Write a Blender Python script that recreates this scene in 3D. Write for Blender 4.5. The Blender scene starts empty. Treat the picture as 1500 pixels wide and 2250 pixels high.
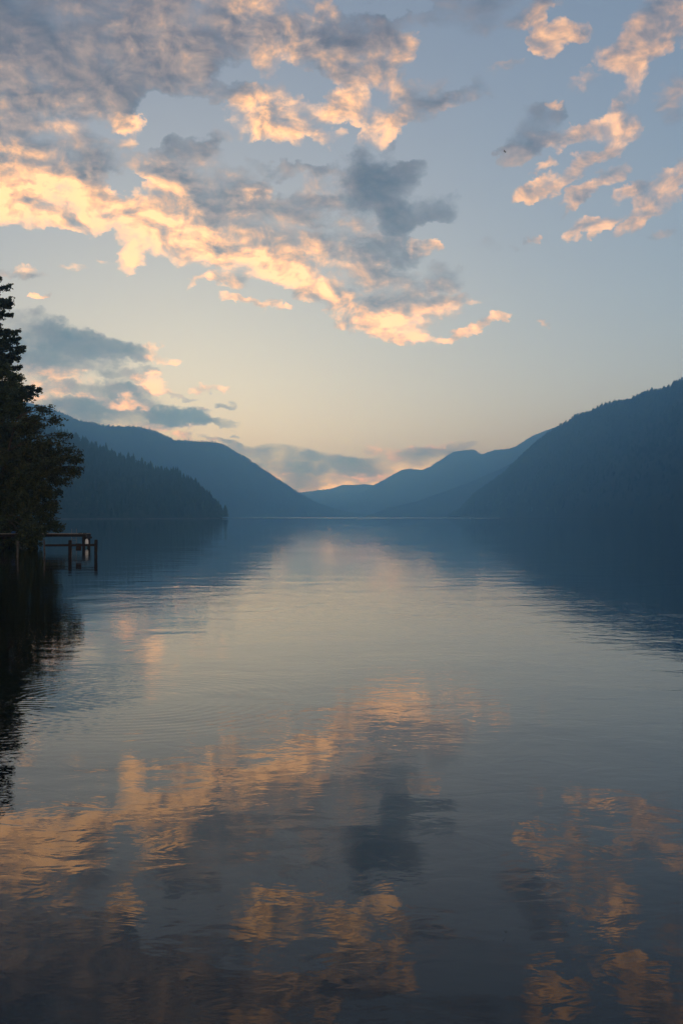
import bpy, bmesh, math, random
import numpy as np
from mathutils import Vector, noise as mnoise

sc = bpy.context.scene
COL = sc.collection
R = math.radians

# ------------------------------------------------------------------ camera
FPX = 2400.0          # focal length in photo pixels (1500 x 2250 frame)
SN = FPX / 1950.0     # scale of the near distances
HZ = 1135.0           # photo row of the horizon
CAM_H = 2.6
cam_d = bpy.data.cameras.new('camera')
cam = bpy.data.objects.new('camera', cam_d)
COL.objects.link(cam)
cam.location = (0, 0, CAM_H)
cam.rotation_euler = (R(90), 0, 0)
cam_d.sensor_fit = 'VERTICAL'
cam_d.sensor_height = 36.0
cam_d.sensor_width = 24.0
cam_d.lens = FPX / 2250.0 * 36.0
cam_d.shift_y = (HZ - 1125.0) / 2250.0
cam_d.clip_start = 0.1
cam_d.clip_end = 80000.0
sc.camera = cam

# ------------------------------------------------------------------ world: dusk sky with clouds
SUN_AZ, SUN_EL = -9.0, 2.0      # degrees; behind the left-hand ridges
KS = FPX / 2625.0
SKY_GAMMA = 0.47
GRAIN = 2.5
GLOW_C = 0.190
GLOW_EL = 0.0145
GLOW_MAX = 3.5
GLOW_BASE = (0.95, 0.98, 1.0)
GLOW_TINT = (1.03, 0.86, 0.62)
SKY_TINT = (0.54, 0.615, 0.75)
CLOUD_RAMP = [(0.0, (0.057, 0.067, 0.100)), (0.22, (0.165, 0.142, 0.160)), (0.42, (0.35, 0.257, 0.222)),
              (0.62, (0.74, 0.415, 0.225)), (0.82, (1.22, 0.64, 0.270)), (1.0, (1.62, 0.86, 0.345))]
world = bpy.data.worlds.new('World')
sc.world = world
world.use_nodes = True
wt = world.node_tree
wt.nodes.clear()


class G:
    """small helper to write node graphs"""
    def __init__(self, tree):
        self.t = tree

    def put(self, sock, v):
        if isinstance(v, bpy.types.NodeSocket):
            self.t.links.new(v, sock)
        elif v is not None:
            sock.default_value = v

    def n(self, typ, **kw):
        nd = self.t.nodes.new(typ)
        for k, v in kw.items():
            setattr(nd, k, v)
        return nd

    def m(self, op, a, b=None, c=None, clamp=False):
        nd = self.n('ShaderNodeMath', operation=op, use_clamp=clamp)
        for i, v in enumerate((a, b, c)):
            if v is not None:
                self.put(nd.inputs[i], v)
        return nd.outputs[0]

    def v(self, op, a, b=None, c=None, scale=None):
        nd = self.n('ShaderNodeVectorMath', operation=op)
        for i, x in enumerate((a, b, c)):
            if x is not None:
                self.put(nd.inputs[i], x)
        if scale is not None:
            self.put(nd.inputs['Scale'], scale)
        return nd.outputs['Value'] if op in ('DOT_PRODUCT', 'LENGTH', 'DISTANCE') else nd.outputs['Vector']

    def noise(self, vec, scale, detail=4.0, rough=0.5, dist=0.0, lac=2.0):
        nd = self.n('ShaderNodeTexNoise', noise_dimensions='3D')
        self.put(nd.inputs['Vector'], vec)
        nd.inputs['Scale'].default_value = scale
        nd.inputs['Detail'].default_value = detail
        nd.inputs['Roughness'].default_value = rough
        nd.inputs['Distortion'].default_value = dist
        nd.inputs['Lacunarity'].default_value = lac
        return nd

    def mix(self, fac, a, b, mode='MIX'):
        nd = self.n('ShaderNodeMix', data_type='RGBA', blend_type=mode)
        self.put(nd.inputs[0], fac)
        self.put(nd.inputs[6], a)
        self.put(nd.inputs[7], b)
        return nd.outputs[2]

    def ramp(self, fac, stops, interp='EASE'):
        nd = self.n('ShaderNodeValToRGB')
        nd.color_ramp.interpolation = interp
        el = nd.color_ramp.elements
        while len(el) < len(stops):
            el.new(0.5)
        for e, (p, c) in zip(el, stops):
            e.position = p
            e.color = (*c, 1) if len(c) == 3 else c
        self.put(nd.inputs[0], fac)
        return nd.outputs[0]

    def sstep(self, x, lo, hi):
        nd = self.n('ShaderNodeMapRange', interpolation_type='SMOOTHSTEP')
        self.put(nd.inputs[0], x)
        nd.inputs[1].default_value = lo
        nd.inputs[2].default_value = hi
        return nd.outputs[0]


# cloud masses: x, y, half-width, half-height (photo-scale units), tilt, thickness, light (0 shaded .. 1 lit)
CLOUDS = [
    # upper-left bank
    (150, 60, 330, 130, 0, 1.2, .19), (330, 150, 190, 90, -10, .75, .36), (150, 175, 160, 60, -15, .8, .20),
    (420, 60, 150, 90, 0, .75, .36), (20, 150, 60, 80, 0, .6, .50), (80, 215, 110, 45, -25, .8, .55),
    (180, 235, 120, 26, -12, .7, .50), (200, 190, 90, 40, -20, .7, .18), (20, 270, 60, 50, 0, .5, .40),
    (310, 100, 60, 40, -20, .35, .62), (410, 150, 90, 40, 10, .45, .22),
    # left lit masses
    (60, 315, 150, 40, -12, .85, .22), (60, 372, 150, 55, -10, 1.15, .80), (30, 455, 80, 45, 0, 1.0, .97),
    (70, 425, 80, 35, 10, .7, .95), (160, 390, 55, 25, -20, .7, .80), (210, 345, 80, 45, 0, .75, .28),
    (235, 370, 60, 35, 0, .5, .60), (205, 462, 95, 42, 10, 1.15, 1.0), (215, 420, 90, 35, 0, .8, .45),
    (150, 475, 50, 16, 0, .5, .95), (290, 271, 55, 22, -10, .85, .85), (270, 310, 45, 14, 0, .55, .75),
    # middle dark heads and lit undersides
    (420, 305, 80, 42, 0, .95, .14), (490, 285, 40, 38, 60, .75, .72), (400, 360, 110, 45, -8, .9, .42),
    (380, 400, 95, 38, -5, .85, .72), (370, 440, 110, 38, 0, .6, .48), (420, 470, 110, 35, -5, .95, .88),
    (400, 530, 120, 42, -8, 1.2, 1.0), (330, 490, 90, 30, -25, .8, .92), (295, 565, 42, 24, 30, .8, .98),
    (215, 560, 28, 9, -20, .6, .90), (470, 550, 50, 22, 0, .6, .95), (310, 577, 30, 14, 0, .6, .98),
    (520, 430, 80, 50, 0, .75, .30), (560, 420, 55, 17, 8, .6, .75), (590, 470, 130, 40, 5, .9, .24),
    (690, 460, 80, 26, 0, .8, .20), (720, 420, 60, 40, 0, .4, .48), (640, 375, 60, 18, 12, .55, .22),
    (720, 370, 45, 20, 25, .55, .20), (600, 362, 55, 14, 0, .4, .26),
    # upper middle
    (560, 30, 75, 70, 0, .9, .62), (650, 45, 90, 60, 0, .75, .40), (690, 100, 120, 45, -20, .75, .42),
    (620, 110, 55, 40, 30, .6, .62), (590, 140, 25, 30, 80, .5, .66), (720, 35, 22, 32, 75, .55, .68),
    (815, 60, 85, 48, 0, 1.1, .14), (800, 120, 110, 55, 0, 1.0, .36), (885, 115, 40, 34, 60, .75, .66),
    (850, 175, 60, 25, -25, .6, .52), (745, 145, 45, 32, 0, .7, .55),
    (620, 205, 45, 32, 20, .65, .66), (560, 240, 60, 45, 0, .8, .88), (650, 258, 95, 34, 12, 1.0, .96),
    (610, 295, 60, 26, 0, .75, .95), (765, 225, 62, 48, 0, 1.0, .86), (720, 300, 40, 14, -20, .5, .86),
    (530, 195, 50, 28, 0, .5, .34),
    # tilted cloud
    (850, 270, 60, 26, 35, .95, .80), (905, 225, 75, 34, 15, .95, .34), (955, 220, 30, 16, 0, .6, .58),
    (1010, 215, 40, 18, 10, .35, .55),
    # dark heads
    (838, 398, 76, 74, 0, 1.35, .03), (800, 400, 60, 60, 0, .6, .10), (880, 480, 60, 40, -20, .9, .05),
    (962, 463, 52, 36, -10, .95, .05),
    # long bank running down to the right
    (560, 535, 110, 42, -15, 1.0, .72), (540, 575, 90, 34, -20, 1.1, 1.0), (640, 540, 90, 36, -10, .9, .40),
    (640, 600, 90, 38, -25, 1.1, .95), (720, 520, 110, 34, -8, .95, .26), (800, 510, 70, 24, -12, .7, .48),
    (850, 555, 95, 28, 0, 1.05, .08), (930, 545, 32, 17, 0, .8, .74), (760, 580, 100, 36, -12, 1.0, .62),
    (850, 610, 90, 30, -10, .95, .36), (720, 645, 90, 30, -25, 1.1, .95), (800, 660, 90, 32, -15, 1.0, .66),
    (890, 660, 80, 28, 0, .95, .34), (970, 600, 45, 26, 0, .8, .16), (955, 625, 40, 16, 0, .6, .58),
    (790, 705, 75, 22, -22, 1.0, .98), (870, 715, 80, 24, -8, 1.05, .92), (940, 690, 70, 24, 5, .9, .60),
    (985, 655, 45, 14, 5, .8, .40), (915, 742, 65, 12, -3, .8, .90), (1000, 735, 30, 10, 25, .7, .70),
    (1060, 718, 55, 12, 18, .85, .74), (1040, 661, 26, 7, 0, .6, .80),
    # small pieces under the bank
    (495, 612, 48, 18, 0, .95, .97), (425, 622, 28, 9, 20, .7, .92), (512, 650, 32, 12, -5, .8, .95),
    (580, 668, 45, 13, -8, .8, .95), (70, 545, 34, 12, 30, .5, .8), (65, 580, 26, 14, 60, .5, .8),
    (155, 583, 30, 11, 0, .45, .8), (45, 603, 45, 10, -5, .7, .42), (95, 650, 20, 6, 5, .8, .85),
    # low dark bank at left
    (100, 722, 110, 30, -14, 1.15, .05), (110, 772, 150, 45, 0, 1.3, .05), (220, 765, 110, 26, -8, 1.1, .07),
    (300, 772, 42, 22, -20, .8, .16), (350, 780, 30, 17, -30, .8, .92), (380, 796, 18, 6, 0, .6, .9),
    (250, 822, 60, 18, -8, .8, .18), (330, 815, 28, 9, 0, .6, .16), (110, 828, 80, 24, 0, .8, .70),
    (330, 838, 45, 18, 0, .75, .92), (200, 858, 120, 16, -3, .95, .12), (300, 868, 70, 14, -15, .8, .26),
    (100, 868, 60, 16, 0, .7, .75), (250, 882, 80, 12, -3, 1.0, 1.0), (340, 858, 45, 12, 0, .6, .95),
    (390, 870, 40, 5, -8, .6, .3), (130, 900, 110, 22, 0, .9, .12),
    (270, 908, 170, 26, -2, 1.3, .02), (395, 917, 80, 17, -8, 1.25, .03), (480, 932, 52, 8, -3, 1.1, .06),
    (330, 936, 120, 7, 0, .6, .8), (465, 860, 45, 11, -8, .9, .90), (497, 893, 24, 7, 8, 1.0, .30),
    (448, 903, 9, 4, 0, .8, .8),
    # clouds on the ridges
    (392, 960, 22, 12, -20, 1.1, .95), (462, 970, 30, 9, -10, 1.1, .62), (515, 982, 34, 10, -10, 1.0, .42),
    (520, 958, 9, 5, 20, .8, .5),
    (600, 1012, 115, 28, -6, 1.0, .05), (720, 1024, 80, 24, -5, .95, .05), (800, 1032, 75, 22, -8, .95, .06),
    (700, 1050, 160, 26, 0, 1.3, .10), (530, 1015, 30, 7, 0, .5, .85), (745, 1012, 22, 8, 25, .7, .60), (570, 992, 26, 5, -8, .6, .55), (680, 1003, 30, 5, -6, .5, .45), (640, 1043, 34, 4, 0, .6, .7), (790, 1053, 60, 5, 0, .8, .75),
    (640, 1082, 110, 22, 0, 1.0, .15), (845, 998, 40, 13, -25, .9, .74), (905, 1005, 80, 19, 8, 1.15, .24),
    (965, 992, 70, 13, 6, 1.0, .30), (935, 984, 60, 6, 8, .7, .85),
    # right-hand scattered pieces
    (1425, 55, 95, 42, 35, 1.0, .56), (1385, 105, 70, 40, 10, .95, .62), (1385, 175, 60, 34, 60, .85, .60),
    (1495, 20, 80, 40, 20, .7, .42), (1350, 220, 24, 20, 40, .6, .66), (1180, 35, 38, 20, 35, .7, .54),
    (1140, 45, 40, 18, 10, .4, .38), (1200, 85, 30, 28, 0, .85, .66), (1255, 70, 32, 24, 0, .85, .62),
    (1195, 10, 40, 14, 0, .4, .40), (1045, 20, 130, 40, 0, .5, .14),
    (1488, 220, 34, 60, -10, .7, .46), (1350, 285, 46, 40, 30, 1.0, .72), (1265, 298, 62, 22, 14, .9, .58),
    (1190, 275, 60, 36, 35, .75, .12), (1160, 330, 70, 18, 20, .7, .34), (1218, 225, 18, 10, 0, .8, .68),
    (1285, 357, 45, 18, 15, .8, .62), (1330, 340, 40, 16, 10, .7, .60), (1195, 415, 66, 17, 22, .95, .66),
    (1160, 435, 30, 12, 35, .8, .72), (1200, 370, 22, 9, 30, .6, .60), (1280, 420, 62, 15, 25, .85, .62),
    (1250, 455, 26, 7, 40, .6, .6), (1355, 390, 30, 14, 35, .7, .60), (1450, 395, 80, 22, 25, .95, .58),
    (1390, 420, 40, 14, 35, .7, .66), (1430, 455, 60, 24, 25, .8, .56), (1390, 490, 42, 14, 20, .75, .62),
    (1300, 498, 52, 15, 18, .95, .68), (1460, 510, 38, 9, 10, .6, .56), (1173, 521, 16, 7, 15, .75, .62),
    (1080, 540, 55, 16, -5, .4, .2), (1205, 711, 14, 7, -10, .5, .5), (1110, 140, 45, 12, 10, .3, .5),
    (1060, 190, 25, 16, -30, .4, .5), (1285, 175, 30, 16, 0, .35, .5),
    # openings of clear sky
    (390, 255, 120, 36, 0, -1.6, .5), (270, 405, 45, 26, -20, -1.3, .5), (150, 412, 26, 14, 0, -.9, .6), (110, 540, 130, 34, 0, -.9, .6),
    (520, 160, 60, 24, 0, -.9, .5), (690, 180, 60, 22, 10, -1.1, .5), (600, 335, 130, 16, -4, -.9, .5), (900, 325, 90, 18, 20, -.8, .5),
    (800, 468, 100, 34, -8, .6, .20), (480, 640, 60, 12, 0, -.5, .6), (330, 300, 40, 34, 0, -1.0, .4), (960, 520, 60, 20, -10, -.7, .4),
    (840, 15, 90, 14, 0, -.8, .4), (1300, 230, 60, 40, 30, -.6, .5), (500, 690, 220, 30, -14, -.8, .6), (480, 120, 26, 60, 0, -.5, .4),
    (720, 480, 40, 8, 0, -.5, .3), (660, 500, 60, 8, -4, -.5, .3), (800, 540, 40, 7, 0, -.5, .3), (400, 830, 80, 14, 0, -.4, .4),
    # continuing beyond the frame
    (-180, 100, 260, 160, 0, 1.1, .2), (-200, 350, 230, 110, -10, 1.0, .7), (-150, 760, 200, 80, 0, 1.2, .08),
    (300, -160, 420, 130, 5, 1.0, .3), (900, -180, 300, 90, 0, .8, .35), (1650, 300, 120, 70, 20, .8, .5),
    (1650, -60, 160, 80, 25, .9, .5), (1750, 480, 140, 50, 15, .7, .5), (-220, 900, 220, 50, 0, 1.0, .1),
]


def build_world():
    g = G(wt)
    d = g.n('ShaderNodeTexCoord').outputs['Generated']
    sep = g.n('ShaderNodeSeparateXYZ')
    g.put(sep.inputs[0], d)
    dx, dy, dz = sep.outputs
    az0 = g.m('ARCTAN2', dx, dy)
    el0 = g.m('ARCSINE', dz)
    # clear dusk sky
    sky = g.n('ShaderNodeTexSky', sky_type='NISHITA', sun_disc=False)
    sky.sun_elevation = R(SUN_EL)
    sky.sun_rotation = R(SUN_AZ)
    sky.altitude = 200
    sky.air_density = 1.0
    sky.dust_density = 1.5
    sky.ozone_density = 2.0
    base = g.v('SCALE', sky.outputs[0], scale=0.12)
    gam = g.n('ShaderNodeGamma')
    g.put(gam.inputs[0], base)
    gam.inputs[1].default_value = SKY_GAMMA
    clear = g.v('MULTIPLY', gam.outputs[0], SKY_TINT)

    # coordinates of the cloud field; stretched a little sideways
    qz = g.m('MULTIPLY_ADD', g.m('SQRT', g.m('MAXIMUM', dz, 0.0)), 0.26, g.m('MULTIPLY', dz, 1.1))
    qc = g.n('ShaderNodeCombineXYZ')
    for i, v in enumerate((dx, dy, qz)):
        g.put(qc.inputs[i], v)
    q = qc.outputs[0]
    wn = g.noise(q, 36.0 * KS, 5.0, 0.62).outputs['Color']
    wv = g.v('SUBTRACT', wn, (0.5, 0.5, 0.5))
    ws = g.n('ShaderNodeSeparateXYZ')
    g.put(ws.inputs[0], wv)
    low_k = g.m('MULTIPLY_ADD', g.sstep(el0, 0.03 / KS, 0.14 / KS), 0.25, 0.75)
    az = g.m('MULTIPLY_ADD', ws.outputs[0], g.m('MULTIPLY', low_k, 0.048 / KS), az0)
    el = g.m('MULTIPLY_ADD', ws.outputs[1], g.m('MULTIPLY', low_k, 0.036 / KS), el0)
    ca = g.n('ShaderNodeCombineXYZ')
    ce = g.n('ShaderNodeCombineXYZ')
    for i in range(3):
        g.put(ca.inputs[i], az)
        g.put(ce.inputs[i], el)
    A, E = ca.outputs[0], ce.outputs[0]
    n1 = g.noise(q, 33.0 * KS, 5.5, 0.57, 0.35).outputs[0]
    n2 = g.noise(g.v('ADD', q, (-0.0045 / KS, 0.0, -0.007 / KS)), 33.0 * KS, 5.0, 0.57, 0.35).outputs[0]
    n3 = g.noise(g.v('MULTIPLY', q, (0.45, 0.45, 1.0)), 85.0 * KS, 2.5, 0.6, 0.3).outputs[0]
    grain = g.m('MULTIPLY_ADD', g.m('SUBTRACT', n3, 0.5), 0.35, g.m('SUBTRACT', n1, n2))
    n4 = g.noise(q, 15.0 * KS, 2.0, 0.5).outputs[0]
    grain = g.m('MULTIPLY_ADD', g.m('SUBTRACT', n4, 0.5), 0.5, grain)
    nz = g.m('SUBTRACT', n1, 0.5)
    # light reaching the clouds weakens away from the sunset
    dim = g.m('MULTIPLY', g.sstep(az0, -0.02, 0.30 / KS), 0.30)

    # the low sky glows towards the horizon
    gl = g.m('MULTIPLY', g.m('DIVIDE', GLOW_C, g.m('ADD', g.m('MAXIMUM', dz, 0.0), GLOW_EL)), 1.0)
    gl = g.m('MINIMUM', gl, GLOW_MAX)
    gv = g.n('ShaderNodeCombineXYZ')
    for i in range(3):
        g.put(gv.inputs[i], g.m('MULTIPLY', g.m('POWER', 2.718, g.m('MULTIPLY', gl, GLOW_TINT[i])), GLOW_BASE[i]))
    glow = gv.outputs[0]

    GROW = 1.24
    MARG = 0.030 / KS
    items = []
    for (x, y, rx, ry, rot, wt_, b) in CLOUDS:
        if 0 < rx * ry < 1500 and wt_ > 0:
            wt_ *= 1.2
        if x > 1120 and y < 560 and wt_ > 0:
            wt_ *= 1.35
        tx = (x - 750) / FPX
        tz = (HZ - y) / FPX
        a0 = math.atan(tx)
        e0 = math.atan(tz / math.sqrt(1 + tx * tx))
        rx_, ry_ = rx * GROW / FPX, ry * GROW / FPX
        c, s_ = math.cos(R(rot)), math.sin(R(rot))
        hx = math.hypot(rx_ * c, ry_ * s_) + MARG
        hy = math.hypot(rx_ * s_, ry_ * c) + MARG * 0.8
        items.append((a0 - hx, a0 + hx, e0 - hy, e0 + hy,
                      (c / rx_, s_ / rx_, -(a0 * c + e0 * s_) / rx_, -s_ / ry_, c / ry_, (a0 * s_ - e0 * c) / ry_, wt_, wt_ * b)))

    # loose generic cloud away from the part of the sky in view
    away = g.m('MAXIMUM', g.sstep(g.m('ABSOLUTE', az0), 0.44, 0.85), g.sstep(el0, 0.60, 0.9))
    low = g.noise(q, 4.0, 2.0).outputs[0]
    gen = g.m('MULTIPLY', away, g.m('MULTIPLY', g.m('SUBTRACT', low, 0.47), 6.0), clamp=True)
    gen = g.m('MULTIPLY', gen, g.sstep(el0, 0.0, 0.08))
    gen_lit = g.m('MULTIPLY', gen, 0.35)

    def mass_group(its):
        """one sector's cloud masses as a node group: thickness and light summed over the masses"""
        t = bpy.data.node_groups.new('cloud_masses', 'ShaderNodeTree')
        for nm, st in (('A', 'NodeSocketVector'), ('E', 'NodeSocketVector'), ('cov', 'NodeSocketFloat'), ('lit', 'NodeSocketFloat')):
            t.interface.new_socket(nm, in_out='INPUT', socket_type=st)
        for nm in ('cov', 'lit'):
            t.interface.new_socket(nm, in_out='OUTPUT', socket_type='NodeSocketFloat')
        h = G(t)
        gi = h.n('NodeGroupInput')
        go = h.n('NodeGroupOutput')
        A_, E_, cov, lit = gi.outputs[0], gi.outputs[1], gi.outputs[2], gi.outputs[3]
        for i in range(0, len(its), 3):
            ua, ub, uc, va, vb, vc, w, wb = zip(*its[i:i + 3])
            u = h.v('MULTIPLY_ADD', A_, ua, h.v('MULTIPLY_ADD', E_, ub, uc))
            v = h.v('MULTIPLY_ADD', A_, va, h.v('MULTIPLY_ADD', E_, vb, vc))
            r2 = h.v('MULTIPLY_ADD', u, u, h.v('MULTIPLY', v, v))
            f = h.v('MAXIMUM', h.v('SUBTRACT', (1, 1, 1), r2), (0, 0, 0))
            cov = h.m('ADD', cov, h.v('DOT_PRODUCT', f, w))
            lit = h.m('ADD', lit, h.v('DOT_PRODUCT', f, wb))
        h.put(go.inputs[0], cov)
        h.put(go.inputs[1], lit)
        return t

    # thickness and light to a sky colour, shared by all sectors
    ft = bpy.data.node_groups.new('cloud_colour', 'ShaderNodeTree')
    for nm, st in (('cov', 'NodeSocketFloat'), ('lit', 'NodeSocketFloat'), ('nz', 'NodeSocketFloat'), ('grain', 'NodeSocketFloat'),
                   ('dim', 'NodeSocketFloat'), ('clear', 'NodeSocketColor'), ('glow', 'NodeSocketColor')):
        ft.interface.new_socket(nm, in_out='INPUT', socket_type=st)
    ft.interface.new_socket('shader', in_out='OUTPUT', socket_type='NodeSocketShader')
    h = G(ft)
    gi = h.n('NodeGroupInput')
    go = h.n('NodeGroupOutput')
    cov, lit, nz_, grain_, dim_, clear_, glow_ = list(gi.outputs)[:7]
    cov = h.m('MAXIMUM', cov, 0.0)
    lit = h.m('MAXIMUM', lit, 0.0)
    soft = h.m('SUBTRACT', 1.0, h.m('POWER', 0.30, cov))
    amp = h.m('MULTIPLY_ADD', soft, -1.1, 2.9)
    raw = h.m('MULTIPLY_ADD', nz_, amp, h.m('MULTIPLY', soft, 1.15))
    raw = h.m('MULTIPLY', raw, h.sstep(cov, 0.0, 0.22))
    dens = h.sstep(raw, 0.0, 1.12)
    dens = h.m('MULTIPLY', dens, h.m('MULTIPLY_ADD', soft, 0.42, 0.58), clamp=True)
    dens = h.m('MULTIPLY', dens, h.m('MULTIPLY_ADD', dim_, -0.9, 1.0))
    bright = h.m('MULTIPLY', h.m('DIVIDE', lit, h.m('ADD', cov, 0.02)), 0.93)
    gk = h.m('MULTIPLY_ADD', h.m('MINIMUM', bright, 0.8), GRAIN, 0.45)
    bright = h.m('MULTIPLY_ADD', grain_, gk, bright)
    bright = h.m('ADD', bright, h.m('MULTIPLY_ADD', h.sstep(raw, 0.5, 1.9), -0.14, 0.05))
    ccol = h.ramp(bright, CLOUD_RAMP, 'LINEAR')
    ccol = h.mix(dim_, ccol, h.v('MULTIPLY', ccol, (0.74, 0.70, 0.70)))
    bgn = h.n('ShaderNodeBackground')
    h.put(bgn.inputs[0], h.v('MULTIPLY', h.mix(dens, clear_, ccol), glow_))
    ft.links.new(bgn.outputs[0], go.inputs[0])

    def leaf(its):
        its = [i[4] for i in its]
        while len(its) % 3:
            its.append((0, 0, 9, 0, 0, 9, 0, 0))
        cov, lit = gen, gen_lit
        if its:
            gn = g.n('ShaderNodeGroup')
            gn.node_tree = mass_group(its)
            for k, v in enumerate((A, E, gen, gen_lit)):
                g.put(gn.inputs[k], v)
            cov, lit = gn.outputs[0], gn.outputs[1]
        fn = g.n('ShaderNodeGroup')
        fn.node_tree = ft
        for k, v in enumerate((cov, lit, nz, grain, dim, clear, glow)):
            g.put(fn.inputs[k], v)
        return fn.outputs[0]

    def pick(fac, a, b):
        mx = g.n('ShaderNodeMixShader')
        g.put(mx.inputs[0], fac)
        wt.links.new(a, mx.inputs[1])
        wt.links.new(b, mx.inputs[2])
        return mx.outputs[0]

    # the masses are looked up through a small tree of sky sectors to keep this quick
    def tree(its, box, depth):
        if len(its) <= 15 or depth >= 7:
            return leaf(its)
        best = None
        for ax in (0, 2):
            for f in (0.35, 0.5, 0.65):
                cut = box[ax] + (box[ax + 1] - box[ax]) * f
                lo = [i for i in its if i[ax] < cut]
                hi = [i for i in its if i[ax + 1] > cut]
                cost = len(lo) * f + len(hi) * (1 - f) + 0.3 * max(len(lo), len(hi))
                if best is None or cost < best[0]:
                    best = (cost, ax, cut, lo, hi)
        _, ax, cut, lo, hi = best
        if min(len(lo), len(hi)) > 0.9 * len(its):
            return leaf(its)
        bl, bh = list(box), list(box)
        bl[ax + 1] = cut
        bh[ax] = cut
        fac = g.m('GREATER_THAN', az0 if ax == 0 else el0, cut)
        return pick(fac, tree(lo, bl, depth + 1), tree(hi, bh, depth + 1))

    box = [-0.66, 0.66, 0.0, 0.76]
    inside = g.m('MULTIPLY', g.m('LESS_THAN', g.m('ABSOLUTE', az0), box[1]),
                 g.m('MULTIPLY', g.m('GREATER_THAN', el0, box[2]), g.m('LESS_THAN', el0, box[3])))
    res = pick(inside, leaf([]), tree(items, box, 0))
    out = g.n('ShaderNodeOutputWorld')
    wt.links.new(res, out.inputs[0])


build_world()
world.cycles.sampling_method = 'MANUAL'
world.cycles.sample_map_resolution = 512

# ------------------------------------------------------------------ sun, exposure
sd = bpy.data.lights.new('sun', 'SUN')
sd.energy = 0.35
sd.angle = R(2.0)
sd.color = (1.0, 0.72, 0.48)
sun = bpy.data.objects.new('sun', sd)
COL.objects.link(sun)
sdir = Vector((math.sin(R(SUN_AZ)) * math.cos(R(SUN_EL)), math.cos(R(SUN_AZ)) * math.cos(R(SUN_EL)), math.sin(R(SUN_EL))))
sun.rotation_euler = sdir.to_track_quat('Z', 'Y').to_euler()
sun.location = (-40, 60, 80)

vs = sc.view_settings
vs.view_transform = 'Standard'
vs.look = 'None'
vs.exposure = 0.0
vs.gamma = 1.0
vs.use_curve_mapping = False
sc.cycles.use_denoising = True
sc.cycles.denoiser = 'OPENIMAGEDENOISE'
sc.cycles.max_bounces = 6
sc.cycles.glossy_bounces = 3
sc.cycles.diffuse_bounces = 2
sc.cycles.volume_bounces = 3
sc.cycles.sample_clamp_indirect = 4.0


# ------------------------------------------------------------------ helpers
def at(px, py, dist):
    """point seen at photo position (px, py), 'dist' metres ahead"""
    return Vector(((px - 750) / FPX * dist, dist, CAM_H + (HZ - py) / FPX * dist))


def tag(o, label=None, cat=None, group=None, kind=None):
    for k, v in (('label', label), ('category', cat), ('group', group), ('kind', kind)):
        if v:
            o[k] = v
    return o


def mesh_obj(name, verts, faces, mat=None, parent=None, smooth=False):
    me = bpy.data.meshes.new(name)
    me.from_pydata([tuple(v) for v in verts], [], faces)
    me.update()
    if smooth:
        me.polygons.foreach_set('use_smooth', [True] * len(me.polygons))
    if mat:
        me.materials.append(mat)
    o = bpy.data.objects.new(name, me)
    COL.objects.link(o)
    if parent:
        o.parent = parent
    return o


def material(name):
    m = bpy.data.materials.new(name)
    m.use_nodes = True
    t = m.node_tree
    return m, G(t), t.nodes['Principled BSDF'], t.nodes['Material Output']


def var_material(name, c1, c2, scale=1.0, rough=0.9, detail=4, bump=0.0, spec=0.2):
    m, g, p, out = material(name)
    co = g.n('ShaderNodeTexCoord').outputs['Object']
    n = g.noise(co, scale, detail, 0.6).outputs[0]
    g.put(p.inputs['Base Color'], g.ramp(n, [(0.3, c1), (0.7, c2)], 'LINEAR'))
    p.inputs['Roughness'].default_value = rough
    p.inputs['Specular IOR Level'].default_value = spec
    if bump:
        b = g.n('ShaderNodeBump')
        b.inputs['Distance'].default_value = bump
        g.put(b.inputs['Height'], n)
        g.put(p.inputs['Normal'], b.outputs[0])
    return m


rng = random.Random(7)
nrng = np.random.default_rng(11)


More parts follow.
